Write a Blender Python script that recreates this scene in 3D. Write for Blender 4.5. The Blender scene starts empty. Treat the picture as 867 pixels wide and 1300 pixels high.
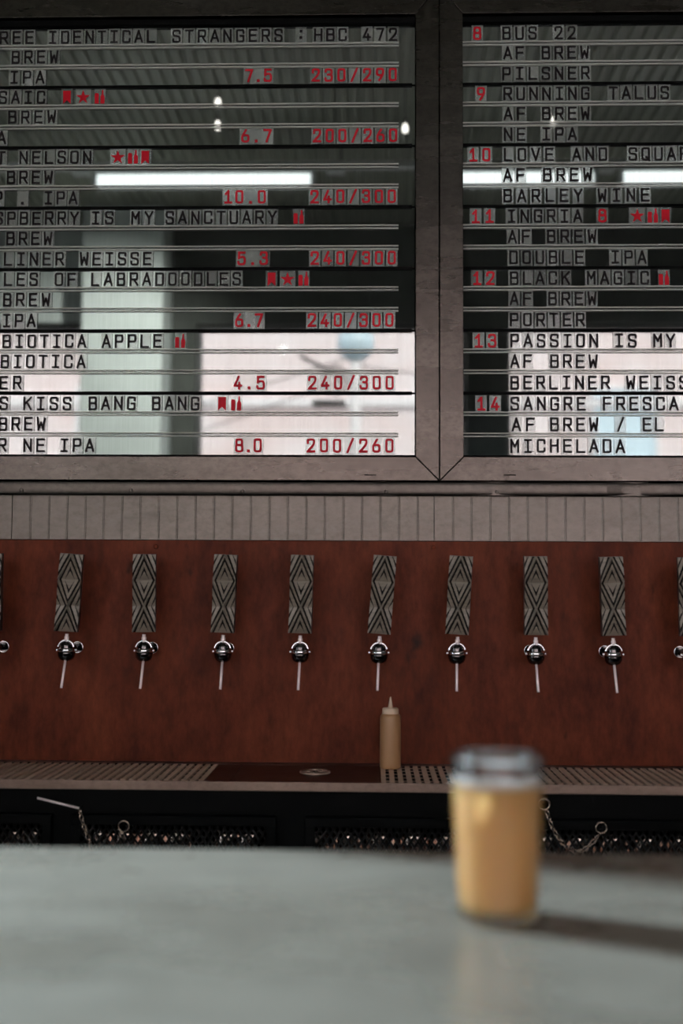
import bpy, math, random
from mathutils import Vector, Matrix
random.seed(7)
R = math.radians
C = bpy.context.scene.collection

# ------------------------------------------------------------------ camera, world, light, exposure
F = 1450.0
CAM = Vector((0, -2.5, 1.42))
YAW, PIT, ROLL = math.atan(42.5/F), math.atan(105/F), R(0.31)
CM = Matrix.Rotation(YAW, 3, 'Z') @ Matrix.Rotation(math.pi/2+PIT, 3, 'X') @ Matrix.Rotation(ROLL, 3, 'Z')
cd = bpy.data.cameras.new('camera'); cam = bpy.data.objects.new('camera', cd); C.objects.link(cam)
cam.matrix_world = Matrix.Translation(CAM) @ CM.to_4x4()
cd.sensor_fit = 'VERTICAL'; cd.sensor_height = 36; cd.lens = F/1300*36
cd.clip_start = 0.02; cd.clip_end = 200
cd.dof.use_dof = True; cd.dof.focus_distance = 2.62
cd.dof.aperture_fstop = cd.lens/1000/0.021
bpy.context.scene.camera = cam
vs = bpy.context.scene.view_settings
vs.view_transform = 'Standard'; vs.look = 'None'; vs.gamma = 1; vs.use_curve_mapping = False
vs.exposure = 0.0
bpy.context.scene.cycles.sample_clamp_indirect = 18

world = bpy.data.worlds.new('sky'); bpy.context.scene.world = world; world.use_nodes = True
bg = world.node_tree.nodes['Background']
bg.inputs[0].default_value = (0.82, 0.89, 1.0, 1); bg.inputs[1].default_value = 5.5

sd = bpy.data.lights.new('sun', 'SUN'); sd.energy = 11; sd.angle = R(1.0); sd.color = (1.0, 0.93, 0.88)
sun = bpy.data.objects.new('sun', sd); C.objects.link(sun)
sun.rotation_euler = Vector((-0.25, -0.85, -0.55)).to_track_quat('-Z', 'Y').to_euler()

LAMP = Vector((-2.0, -0.51, 2.85))            # the cool lamp over the end of the bar
ld = bpy.data.lights.new('lamp_light', 'SPOT'); ld.energy = 1020; ld.color = (0.64, 0.85, 1.0)
ld.spot_size = R(100); ld.spot_blend = 0.3; ld.shadow_soft_size = 0.022
lo = bpy.data.objects.new('lamp_light', ld); C.objects.link(lo); lo.location = LAMP
lo.rotation_euler = (Vector((0.1, -1.45, 1.2))-LAMP).to_track_quat('-Z', 'Y').to_euler()

pd = bpy.data.lights.new('pillar_fill', 'SPOT'); pd.energy = 800; pd.color = (0.95, 1.0, 0.97)  # added fill spot near the bulb pair, brightens the mirrored pillar
pd.spot_size = R(75); pd.spot_blend = 0.8; pd.shadow_soft_size = 0.03
po = bpy.data.objects.new('pillar_fill', pd); C.objects.link(po); po.location = (-0.84, -3.2, 3.66)
po.rotation_euler = Vector((-1.1, -1.9, -1.3)).to_track_quat('-Z', 'Y').to_euler()
def onY(px, py, Y):
    d = CM @ Vector(((px-433.5)/F, -(py-650)/F, -1)); return CAM + d*((Y-CAM.y)/d.y)
def vx(px, D):                                  # x of a thing D behind the mirrored wall seen at column px
    return onY(px, 400, D).x
def vz(py, D, px=433):
    return onY(px, py, D).z

# ------------------------------------------------------------------ materials
def mat(name, col, rough=0.5, metal=0.0, **kw):
    m = bpy.data.materials.new(name); m.use_nodes = True
    b = m.node_tree.nodes['Principled BSDF']
    b.inputs['Base Color'].default_value = (*col, 1); b.inputs['Roughness'].default_value = rough
    b.inputs['Metallic'].default_value = metal
    for k, v in kw.items():
        b.inputs[k.replace('_', ' ')].default_value = v
    return m
def nd(m, t, **kw):
    n = m.node_tree.nodes.new(t)
    for k, v in kw.items(): setattr(n, k, v)
    return n
def lk(m, a, b): m.node_tree.links.new(a, b)
def coords(m, scale=(1, 1, 1)):
    g = nd(m, 'ShaderNodeNewGeometry'); mp = nd(m, 'ShaderNodeMapping'); mp.inputs['Scale'].default_value = scale
    lk(m, g.outputs['Position'], mp.inputs['Vector']); return mp.outputs['Vector']
def noise(m, scale, detail=6, rough=0.6, vec=None):
    n = nd(m, 'ShaderNodeTexNoise'); n.inputs['Scale'].default_value = scale
    n.inputs['Detail'].default_value = detail; n.inputs['Roughness'].default_value = rough
    if vec: lk(m, vec, n.inputs['Vector'])
    return n.outputs['Fac']
def ramp(m, fac, stops):
    r = nd(m, 'ShaderNodeValToRGB'); e = r.color_ramp.elements
    while len(e) < len(stops): e.new(0.5)
    for i, (p, c) in enumerate(stops):
        e[i].position = p; e[i].color = (*c, 1) if len(c) == 3 else c
    lk(m, fac, r.inputs[0]); return r.outputs[0]
def setcol(m, out, inp='Base Color'): lk(m, out, m.node_tree.nodes['Principled BSDF'].inputs[inp])
def bump(m, fac, strength=0.2, dist=0.001):
    b = nd(m, 'ShaderNodeBump'); b.inputs['Strength'].default_value = strength; b.inputs['Distance'].default_value = dist
    lk(m, fac, b.inputs['Height']); lk(m, b.outputs[0], m.node_tree.nodes['Principled BSDF'].inputs['Normal'])
def mixc(m, fac, a, b, mode='MIX'):
    x = nd(m, 'ShaderNodeMix', data_type='RGBA', blend_type=mode)
    if isinstance(fac, float): x.inputs[0].default_value = fac
    else: lk(m, fac, x.inputs[0])
    for i, v in ((6, a), (7, b)):
        if isinstance(v, tuple): x.inputs[i].default_value = (*v, 1)
        else: lk(m, v, x.inputs[i])
    return x.outputs[2]
def g(v): return (v, v, v)

# rusted steel
M_rust = mat('rusted_steel', (0.1, 0.03, 0.02), 0.55)
M_rust.node_tree.nodes['Principled BSDF'].inputs['Specular IOR Level'].default_value = 0.12
n1 = noise(M_rust, 7, 8, 0.7, coords(M_rust, (1, 1, 0.55)))
c1 = ramp(M_rust, n1, [(0.3, (0.065, 0.011, 0.005)), (0.5, (0.125, 0.0245, 0.010)), (0.72, (0.185, 0.042, 0.017))])
n2 = noise(M_rust, 60, 6, 0.7, coords(M_rust, (1, 1, 0.35)))
c2 = ramp(M_rust, n2, [(0.3, g(0.62)), (0.6, g(1.0)), (0.8, g(1.2))])
c3 = mixc(M_rust, 1.0, c1, c2, 'MULTIPLY')
n3 = noise(M_rust, 16, 3, 0.55, coords(M_rust, (1, 1, 0.6)))
c4 = ramp(M_rust, n3, [(0.66, g(0.0)), (0.76, g(1.0))])
c5 = mixc(M_rust, c4, c3, (0.02, 0.007, 0.005))
setcol(M_rust, c5); bump(M_rust, n2, 0.25, 0.001)
# painted / galvanised steel of frames
def steel(name, a, b, rough, metal=0.85, sc=90):
    m = mat(name, a, rough, metal)
    n = noise(m, 5, 6, 0.65, coords(m, (0.6, 1, 3))); n2 = noise(m, sc, 5, 0.7, coords(m, (0.7, 1, 1)))
    c = ramp(m, n, [(0.3, a), (0.7, b)]); d = ramp(m, n2, [(0.28, g(0.72)), (0.55, g(1.0)), (0.8, g(1.12))])
    setcol(m, mixc(m, 1.0, c, d, 'MULTIPLY')); bump(m, n2, 0.05, 0.0004)
    setcol(m, ramp(m, n, [(0.3, g(rough-0.06)), (0.7, g(rough+0.08))]), 'Roughness')
    return m
def satin(name, a, b, rough):                    # satin metal: clean Beckmann lobe, almost no diffuse
    m = bpy.data.materials.new(name); m.use_nodes = True; t = m.node_tree; t.nodes.remove(t.nodes['Principled BSDF'])
    gl = nd(m, 'ShaderNodeBsdfGlossy', distribution='BECKMANN')
    n = noise(m, 5, 6, 0.65, coords(m, (0.6, 1, 3))); n2 = noise(m, 90, 5, 0.7, coords(m, (0.7, 1, 1)))
    c = ramp(m, n, [(0.3, a), (0.7, b)]); d = ramp(m, n2, [(0.28, g(0.66)), (0.55, g(1.0)), (0.8, g(1.15))])
    lk(m, mixc(m, 1.0, c, d, 'MULTIPLY'), gl.inputs[0]); lk(m, ramp(m, n, [(0.3, g(rough-0.02)), (0.7, g(rough+0.03))]), gl.inputs['Roughness'])
    lk(m, gl.outputs[0], t.nodes['Material Output'].inputs[0]); return m
M_frame = satin('frame_steel', (0.056, 0.046, 0.041), (0.076, 0.064, 0.057), 0.27)
M_clad = steel('ribbed_steel', (0.11, 0.093, 0.082), (0.15, 0.13, 0.115), 0.40)
M_trim = satin('trim_steel', (0.056, 0.047, 0.042), (0.076, 0.065, 0.058), 0.33)
M_tray = steel('tray_steel', (0.27, 0.185, 0.145), (0.36, 0.25, 0.20), 0.36, 0.6)
M_bars = steel('grille_steel', (0.52, 0.37, 0.28), (0.68, 0.49, 0.38), 0.42, 0.15, 140)
M_plate = steel('sink_plate_steel', (0.045, 0.028, 0.024), (0.075, 0.045, 0.038), 0.3, 0.8)
M_black = mat('black_gap', (0.003, 0.003, 0.003), 0.6)
M_black.node_tree.nodes['Principled BSDF'].inputs['Specular IOR Level'].default_value = 0.05
M_cab = mat('black_cabinet', (0.004, 0.004, 0.004), 0.5)
M_cab.node_tree.nodes['Principled BSDF'].inputs['Specular IOR Level'].default_value = 0.05
M_meshwire = mat('mesh_wire', (0.012, 0.011, 0.011), 0.35, 0.6)
M_chromedark = mat('chrome_dark_reflection', (0.10, 0.09, 0.09), 0.12, 1.0)  # chrome with the dark room's reflection put into its colour
M_chrome = mat('chrome', (0.88, 0.84, 0.86), 0.07, 1.0)
M_spout = mat('brushed_spout', (1.0, 0.85, 0.84), 0.35, 0.25)
M_brass = mat('chain_metal', (0.55, 0.42, 0.34), 0.25, 1.0)
M_screw = mat('screw_dark', (0.06, 0.05, 0.045), 0.4, 0.8)
# dark mirror glass of the boards: faint dust and scratches
M_mirror = mat('dark_mirror_glass', (0.33, 0.35, 0.33), 0.02, 1.0)
mn = noise(M_mirror, 3, 8, 0.8, coords(M_mirror, (60, 1, 0.6)))
setcol(M_mirror, ramp(M_mirror, mn, [(0.3, (0.175, 0.178, 0.172)), (0.6, (0.21, 0.213, 0.207))]))
dn = noise(M_mirror, 18, 8, 0.8, coords(M_mirror))
dz = ramp(M_mirror, dn, [(0.55, g(0.015)), (0.75, g(0.06))])
nt = M_mirror.node_tree; mix = nd(M_mirror, 'ShaderNodeMixShader'); df = nd(M_mirror, 'ShaderNodeBsdfDiffuse')
df.inputs[0].default_value = (0.5, 0.5, 0.48, 1)
lk(M_mirror, dz, mix.inputs[0]); lk(M_mirror, nt.nodes['Principled BSDF'].outputs[0], mix.inputs[1]); lk(M_mirror, df.outputs[0], mix.inputs[2])
lk(M_mirror, mix.outputs[0], nt.nodes['Material Output'].inputs[0])
# clear plastic tile with a milky film
def tile_mat(name, milk):
    m = bpy.data.materials.new(name); m.use_nodes = True; t = m.node_tree; t.nodes.remove(t.nodes['Principled BSDF'])
    tr = nd(m, 'ShaderNodeBsdfTransparent'); tr.inputs[0].default_value = (0.97, 0.97, 0.965, 1)
    d = nd(m, 'ShaderNodeBsdfDiffuse'); d.inputs[0].default_value = (0.84, 0.87, 0.83, 1)
    tl = nd(m, 'ShaderNodeBsdfTranslucent'); tl.inputs[0].default_value = (0.84, 0.87, 0.83, 1)
    gl = nd(m, 'ShaderNodeBsdfGlossy'); gl.inputs['Roughness'].default_value = 0.12; gl.inputs[0].default_value = (0.9, 0.9, 0.9, 1)
    oi = nd(m, 'ShaderNodeObjectInfo')
    n = noise(m, 60, 4, 0.6, coords(m)); r = ramp(m, n, [(0.3, g(milk*0.9)), (0.7, g(milk*1.2))])
    mr = nd(m, 'ShaderNodeMath', operation='MULTIPLY_ADD'); lk(m, oi.outputs['Random'], mr.inputs[0]); mr.inputs[1].default_value = 0.9; mr.inputs[2].default_value = 0.5
    mu = nd(m, 'ShaderNodeMath', operation='MULTIPLY'); lk(m, r, mu.inputs[0]); lk(m, mr.outputs[0], mu.inputs[1])
    a = nd(m, 'ShaderNodeMixShader'); a.inputs[0].default_value = 0.5; lk(m, d.outputs[0], a.inputs[1]); lk(m, tl.outputs[0], a.inputs[2])
    b = nd(m, 'ShaderNodeMixShader'); lk(m, mu.outputs[0], b.inputs[0]); lk(m, tr.outputs[0], b.inputs[1]); lk(m, a.outputs[0], b.inputs[2])
    c = nd(m, 'ShaderNodeMixShader'); c.inputs[0].default_value = 0.05; lk(m, b.outputs[0], c.inputs[1]); lk(m, gl.outputs[0], c.inputs[2])
    lk(m, c.outputs[0], t.nodes['Material Output'].inputs[0]); return m
M_tile = tile_mat('clear_tile', 0.19)
def clear_mat(name, milk, col):
    m = bpy.data.materials.new(name); m.use_nodes = True; t = m.node_tree; t.nodes.remove(t.nodes['Principled BSDF'])
    tr = nd(m, 'ShaderNodeBsdfTransparent'); tr.inputs[0].default_value = (0.95, 0.95, 0.95, 1)
    d = nd(m, 'ShaderNodeBsdfDiffuse'); d.inputs[0].default_value = (*col, 1)
    b = nd(m, 'ShaderNodeMixShader'); b.inputs[0].default_value = milk; lk(m, tr.outputs[0], b.inputs[1]); lk(m, d.outputs[0], b.inputs[2])
    lk(m, b.outputs[0], t.nodes['Material Output'].inputs[0]); return m
M_rail = clear_mat('pale_rail', 0.42, (0.85, 0.82, 0.76))
M_railc = clear_mat('rail_channel', 0.12, (0.3, 0.3, 0.3))
M_ink = mat('black_ink', (0.009, 0.006, 0.007), 0.5)
M_ink.node_tree.nodes['Principled BSDF'].inputs['Specular IOR Level'].default_value = 0.08
M_red = mat('red_ink', (0.50, 0.008, 0.020), 0.5)
M_red.node_tree.nodes['Principled BSDF'].inputs['Specular IOR Level'].default_value = 0.1
# carved handles
M_carve = mat('carved_wood', (0.10, 0.085, 0.07), 0.38)
hn = noise(M_carve, 20, 6, 0.7, coords(M_carve, (1, 1, 9)))
setcol(M_carve, ramp(M_carve, hn, [(0.3, (0.11, 0.088, 0.068)), (0.7, (0.20, 0.162, 0.128))]))
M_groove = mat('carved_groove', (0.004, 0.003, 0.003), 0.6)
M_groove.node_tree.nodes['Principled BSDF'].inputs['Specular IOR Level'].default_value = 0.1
M_hside = mat('handle_side', (0.012, 0.010, 0.010), 0.4)
# bar counter: polished screed
M_bar = mat('counter_screed', (0.2, 0.18, 0.15), 0.3)
bn = noise(M_bar, 3.5, 8, 0.65, coords(M_bar, (1.0, 1.4, 1))); b2 = noise(M_bar, 14, 6, 0.7, coords(M_bar, (0.5, 1.2, 1)))
bc = ramp(M_bar, bn, [(0.3, (0.138, 0.118, 0.092)), (0.7, (0.198, 0.172, 0.140))])
setcol(M_bar, mixc(M_bar, 1.0, bc, ramp(M_bar, b2, [(0.3, g(0.85)), (0.7, g(1.1))]), 'MULTIPLY'))
setcol(M_bar, ramp(M_bar, bn, [(0.3, g(0.22)), (0.7, g(0.34))]), 'Roughness')
M_wood = mat('dark_counter_front', (0.05, 0.035, 0.025), 0.5)
# glass and beer
M_glass = bpy.data.materials.new('clear_glass'); M_glass.use_nodes = True
pb = M_glass.node_tree.nodes['Principled BSDF']; pb.inputs['Roughness'].default_value = 0.04
pb.inputs['Transmission Weight'].default_value = 1; pb.inputs['IOR'].default_value = 1.48
M_beer = mat('hazy_beer', (0.80, 0.47, 0.18), 0.6, Specular_IOR_Level=0.15); M_beer.node_tree.nodes['Principled BSDF'].inputs['Subsurface Weight'].default_value = 0.35
M_beer.node_tree.nodes['Principled BSDF'].inputs['Subsurface Radius'].default_value = (0.03, 0.02, 0.008)
M_beer.node_tree.nodes['Principled BSDF'].inputs['Subsurface Scale'].default_value = 1.0
M_foam = mat('foam', (0.86, 0.78, 0.72), 0.7)
M_squeeze = mat('squeeze_plastic', (0.36, 0.19, 0.09), 0.4, Transmission_Weight=0.0)
M_cap = mat('squeeze_cap', (0.60, 0.44, 0.32), 0.45)
# room
M_plaster = mat('plaster', (0.55, 0.60, 0.56), 0.8)
pn = noise(M_plaster, 4, 5, 0.6, coords(M_plaster)); setcol(M_plaster, ramp(M_plaster, pn, [(0.3, (0.63, 0.67, 0.64)), (0.7, (0.73, 0.77, 0.74))]))
M_darkwall = mat('dark_wall', (0.055, 0.058, 0.05), 0.7)
dn2 = noise(M_darkwall, 5, 5, 0.6, coords(M_darkwall)); setcol(M_darkwall, ramp(M_darkwall, dn2, [(0.3, (0.04, 0.043, 0.036)), (0.7, (0.075, 0.08, 0.068))]))
M_ceil = mat('ceiling_sheet', (0.22, 0.24, 0.20), 0.45)
cn = noise(M_ceil, 3, 5, 0.6, coords(M_ceil, (1, 0.3, 1))); setcol(M_ceil, ramp(M_ceil, cn, [(0.3, (0.27, 0.28, 0.22)), (0.7, (0.35, 0.36, 0.285))]))
M_floor = mat('concrete_floor', (0.2, 0.19, 0.18), 0.5)
fn = noise(M_floor, 3, 6, 0.6, coords(M_floor)); setcol(M_floor, ramp(M_floor, fn, [(0.3, (0.14, 0.135, 0.13)), (0.7, (0.24, 0.23, 0.22))]))
M_winframe = mat('window_frame_paint', (0.05, 0.05, 0.05), 0.4)
M_fixture = mat('white_fixture', (0.75, 0.77, 0.75), 0.4)
def emis(name, col, s):
    m = mat(name, (0.8, 0.8, 0.8), 0.5); b = m.node_tree.nodes['Principled BSDF']
    b.inputs['Emission Color'].default_value = (*col, 1); b.inputs['Emission Strength'].default_value = s; return m
M_tube = emis('lit_tube', (0.90, 0.98, 1.0), 5.5)
M_bulb = emis('lit_bulb', (1.0, 0.95, 0.88), 14)
M_facade = mat('pink_render', (0.82, 0.68, 0.66), 0.9)
an = noise(M_facade, 0.7, 6, 0.6, coords(M_facade, (1, 1, 2))); setcol(M_facade, ramp(M_facade, an, [(0.35, (0.78, 0.62, 0.60)), (0.65, (0.86, 0.77, 0.77))]))
M_facade2 = mat('pale_band', (0.85, 0.80, 0.80), 0.9)
M_brown = mat('brown_cladding', (0.42, 0.27, 0.22), 0.8)
M_street = mat('street', (0.3, 0.29, 0.28), 0.9)
M_darkmetal = mat('dark_metal', (0.03, 0.03, 0.03), 0.4, 0.5)
M_bluish = mat('pale_blue_glass', (0.65, 0.78, 0.85), 0.2)
M_can = mat('can_metal', (0.85, 0.68, 0.60), 0.16, 1.0)

# ------------------------------------------------------------------ mesh helpers
class MB:
    def __init__(s): s.v = []; s.f = []; s.m = []; s.sm = []
    def face(s, pts, mi=0, smooth=False):
        k = len(s.v); s.v += [tuple(p) for p in pts]; s.f.append(tuple(range(k, k+len(pts)))); s.m.append(mi); s.sm.append(smooth)
    def box(s, x0, x1, y0, y1, z0, z1, mi=0):
        k = len(s.v)
        s.v += [(x, y, z) for x in (x0, x1) for y in (y0, y1) for z in (z0, z1)]
        for q in ((0, 1, 3, 2), (4, 6, 7, 5), (0, 4, 5, 1), (2, 3, 7, 6), (0, 2, 6, 4), (1, 5, 7, 3)):
            s.f.append(tuple(k+i for i in q)); s.m.append(mi); s.sm.append(False)
        return s
    def prism(s, poly, y0, y1, mi=0):           # polygon in x,z extruded along y
        k = len(s.v); n = len(poly)
        s.v += [(x, y0, z) for x, z in poly]+[(x, y1, z) for x, z in poly]
        s.f.append(tuple(range(k, k+n))); s.f.append(tuple(range(k+2*n-1, k+n-1, -1)))
        s.m += [mi, mi]; s.sm += [False, False]
        for i in range(n):
            j = (i+1) % n; s.f.append((k+i, k+n+i, k+n+j, k+j)); s.m.append(mi); s.sm.append(False)
        return s
    def lathe(s, prof, c=(0, 0, 0), n=24, mi=0, mat3=None, smooth=True, caps=True):   # prof [(r,z)], axis z, optionally turned by mat3
        k = len(s.v); c = Vector(c)
        for r, z in prof:
            for i in range(n):
                a = 2*math.pi*i/n; p = Vector((r*math.cos(a), r*math.sin(a), z))
                if mat3: p = mat3 @ p
                s.v.append(tuple(p+c))
        for j in range(len(prof)-1):
            for i in range(n):
                a, b = k+j*n+i, k+j*n+(i+1) % n
                s.f.append((a, b, b+n, a+n)); s.m.append(mi); s.sm.append(smooth)
        if caps:
            if prof[0][0] > 1e-6: s.f.append(tuple(k+i for i in range(n-1, -1, -1))); s.m.append(mi); s.sm.append(False)
            if prof[-1][0] > 1e-6: s.f.append(tuple(k+(len(prof)-1)*n+i for i in range(n))); s.m.append(mi); s.sm.append(False)
        return s
    def rod(s, a, b, r, n=8, mi=0, r2=None):
        a = Vector(a); b = Vector(b); d = b-a
        m = d.to_track_quat('Z', 'Y').to_matrix()
        return s.lathe([(r, 0), (r if r2 is None else r2, d.length)], a, n, mi, m)
    def torus(s, c, R1, r, m3=None, sx=1.0, n=20, k2=8, mi=0, a0=0, a1=2*math.pi):
        k = len(s.v); c = Vector(c); full = abs(a1-a0-2*math.pi) < 1e-6; cnt = n if full else n+1
        for i in range(cnt):
            a = a0+(a1-a0)*i/n
            for j in range(k2):
                b = 2*math.pi*j/k2; rr = R1+r*math.cos(b)
                p = Vector((rr*math.cos(a)+(sx-1)*R1*math.cos(a), rr*math.sin(a), r*math.sin(b)))
                if m3: p = m3 @ p
                s.v.append(tuple(p+c))
        for i in range(n):
            i2 = (i+1) % cnt
            for j in range(k2):
                j2 = (j+1) % k2; s.f.append((k+i*k2+j, k+i2*k2+j, k+i2*k2+j2, k+i*k2+j2)); s.m.append(mi); s.sm.append(True)
        return s
    def mesh(s, name, mats):
        me = bpy.data.meshes.new(name); me.from_pydata(s.v, [], s.f)
        for m in (mats if isinstance(mats, (list, tuple)) else [mats]): me.materials.append(m)
        me.polygons.foreach_set('material_index', s.m); me.polygons.foreach_set('use_smooth', s.sm)
        me.update(); return me
    def build(s, name, mats, parent=None, loc=None, bevel=0):
        return link(name, s.mesh(name, mats), parent, loc, bevel)
def link(name, me, parent=None, loc=None, bevel=0):
    o = bpy.data.objects.new(name, me); C.objects.link(o)
    if parent: o.parent = parent
    if loc is not None: o.location = loc
    if bevel:
        b = o.modifiers.new('bevel', 'BEVEL'); b.width = bevel; b.segments = 2; b.limit_method = 'ANGLE'
    return o
def tag(o, label=None, cat=None, group=None, kind=None):
    if label: o['label'] = label
    if cat: o['category'] = cat
    if group: o['group'] = group
    if kind: o['kind'] = kind
    return o
def thing(name, label, cat, loc=(0, 0, 0), group=None):
    o = bpy.data.objects.new(name, None); o.empty_display_size = 0.05; C.objects.link(o); o.location = loc
    return tag(o, label, cat, group)
def copy_tree(o, parent=None):
    c = o.copy(); C.objects.link(c); c.parent = parent
    for ch in list(o.children): copy_tree(ch, c)
    return c
def struct(name, mb, m, parent=None, bevel=0):
    o = mb.build(name, m, parent, None, bevel)
    if parent is None: o['kind'] = 'structure'
    return o
def B(*a): return MB().box(*a)

XL, XR, YW, ZC = -3.2, 3.2, -5.4, 4.03         # room: left, right, window wall, ceiling height
XP = -1.17                                      # unseen partition added at the left end of the tap wall

pg = mat('pane_glass', (1, 1, 1), 0.0); pg.node_tree.nodes.clear()
o_ = nd(pg, 'ShaderNodeOutputMaterial'); tr = nd(pg, 'ShaderNodeBsdfTransparent'); gl = nd(pg, 'ShaderNodeBsdfGlossy'); mx = nd(pg, 'ShaderNodeMixShader')
tr.inputs[0].default_value = (0.95, 0.97, 0.96, 1); gl.inputs['Roughness'].default_value = 0.01; mx.inputs[0].default_value = 0.06
lk(pg, tr.outputs[0], mx.inputs[1]); lk(pg, gl.outputs[0], mx.inputs[2]); lk(pg, mx.outputs[0], o_.inputs[0])

# ------------------------------------------------------------------ room shell
struct('floor', B(XL-.1, XR+.1, YW-.2, 1.6, -0.1, 0), M_floor)
mb = MB(); x = XL-0.1                           # ceiling: profiled sheet, ribs run away from the tap wall
prof = []
while x < XR+0.1:
    prof += [(x, ZC), (x+0.034, ZC), (x+0.042, ZC+0.018), (x+0.058, ZC+0.018)]; x += 0.066
for i in range(len(prof)-1):
    (xa, za), (xb, zb) = prof[i], prof[i+1]
    mb.face([(xa, 1.6, za), (xa, YW-.2, za), (xb, YW-.2, zb), (xb, 1.6, zb)])
mb.box(XL-.1, XR+.2, YW-.2, 1.6, ZC+0.03, ZC+0.12)
struct('ceiling', mb, M_ceil)
struct('wall_back', B(XP-.1, XR+.1, 0.02, 0.14, 0, ZC), M_darkwall)
struct('wall_light_blocker', B(XP-.08, XP, -0.775, 0.02, 0, ZC), M_darkwall)  # added to block the lamp: shades the taps and the counter's back edge
struct('wall_alcove', B(XL-.1, XP-.1, 1.4, 1.5, 0, ZC), M_plaster)
mb = MB(); mb.box(XL-.1, XL, YW, -2.7, 0, ZC); mb.box(XL-.1, XL, -1.1, 1.4, 0, ZC); mb.box(XL-.1, XL, -2.7, -1.1, 0, .9); mb.box(XL-.1, XL, -2.7, -1.1, 2.9, ZC)
struct('wall_left', mb, M_darkwall)
mb = MB()
for a in (-2.7, -1.14): mb.box(XL-.08, XL-.03, a, a+.04, .9, 2.9)
mb.box(XL-.08, XL-.03, -2.7, -1.1, .9, .94); mb.box(XL-.08, XL-.03, -2.7, -1.1, 2.86, 2.9)
w4 = struct('window_4', mb, M_winframe)  # unseen window, added for side light on the glass and counter
B(XL-.058, XL-.052, -2.66, -1.14, .94, 2.86).build('pane', pg, w4)
struct('wall_right', B(XR, XR+.1, YW, 0.02, 0, ZC), M_darkwall)
# window wall behind the camera with three windows
W = [(-2.95, vx(105, 5.4)), (vx(249, 5.4), vx(592, 5.4)), (vx(644, 5.4), 3.0)]
zt, zb = vz(411, 5.4), 0.8
mb = MB(); mb.box(XL, XR, YW-.2, YW, 0, zb); mb.box(XL, XR, YW-.2, YW, zt, ZC)
xs = [XL]+[v for w in W for v in w]+[XR]
for i in range(0, len(xs), 2): mb.box(xs[i], xs[i+1], YW-.2, YW, zb, zt)
mb.box(XL, vx(150, 5.4), YW, YW+.012, zt+.01, ZC, 1)          # plastered stretch left of the pillar
struct('wall_front', mb, [M_darkwall, M_plaster])
for i, (a, b) in enumerate(W):
    mb = MB(); t = 0.03
    mb.box(a, b, YW-.14, YW-.08, zb, zb+t); mb.box(a, b, YW-.14, YW-.08, zt-t, zt)
    mb.box(a, a+t, YW-.14, YW-.08, zb+t, zt-t); mb.box(b-t, b, YW-.14, YW-.08, zb+t, zt-t)
    w = struct('window_%d' % (i+1), mb, M_winframe)
    B(a+t, b-t, YW-.113, YW-.107, zb+t, zt-t).build('pane', pg, w)
# pale pillar seen in the boards
pil = tag(B(vx(104, 5.0), vx(206, 5.0), -5.36, -5.0, 0, ZC).build('pillar', M_plaster), 'pale green-white square pillar reflected in the left letter board', 'pillar')
# outside
struct('ground', B(-30, 30, -22, YW-.25, -0.1, 0.0), M_street)
fac = thing('street_building', 'sunlit pale pink building across the street, mirrored in the lower rows of the letter boards', 'building', (0, -14, 0))
mb = MB(); mb.box(-16, 16, -1, 0, 0, 9); mb.build('wall', M_facade, fac)
for z in (2.9, 4.15, 5.6): B(-16, 16, 0, 0.1, z, z+0.12).build('ledge', M_facade2, fac)
fw = MB(); fw.box(-0.5, 0.5, 0, 0.06, 0, 0.06); fw.box(-0.5, 0.5, 0, 0.06, 1.1, 1.16); fw.box(-0.5, -0.44, 0, 0.06, 0.06, 1.1); fw.box(0.44, 0.5, 0, 0.06, 0.06, 1.1)
fwm = fw.mesh('window', M_facade2); fpm = B(-0.44, 0.44, 0.005, 0.02, 0.06, 1.1).mesh('pane', M_bluish)
for xx in (-6.2, -3.9, 3.6, 5.9, 8.2):
    for z in (3.3, 5.9):
        w = link('window', fwm, fac, (xx, 0, z)); link('pane', fpm, w)
B(-2.6, 1.0, 0, 0.25, 2.3, 2.75).build('shop_fascia', M_brown, fac)
sl = thing('street_lamp', 'white street lamp post with round pale globe, mirrored at the right of the left board', 'street lamp', (vx(452, 8.5), -8.5, 0))
MB().rod((0, 0, 0), (0, 0, 4.0), 0.05, 10).build('post', M_facade2, sl)
MB().lathe([(0.02, -.2), (.12, -.14), (.17, -.08), (.185, 0), (.17, .08), (.12, .14), (0.02, .2)], (0, 0, vz(436, 8.5)), 16).build('globe', M_bluish, sl)
for k, (za, zb2, dx) in enumerate(((3.75, 2.9, -2.6), (3.55, 2.75, -2.2), (3.65, 3.3, 2.4))):
    MB().rod((0, 0, za), (dx, 0, zb2), .008, 6).build('stay_wire', M_winframe, sl)
hb = MB(); hb.rod((0, 0, 3.45), (-0.55, 0, 3.75), 0.02, 6); hb.box(-0.42, -0.1, -.06, .06, 3.25, 3.3); hb.torus((-.2, 0, 3.5), .13, .015, Matrix.Rotation(math.pi/2, 3, 'X')); hb.build('bracket', M_darkmetal, sl)

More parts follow.
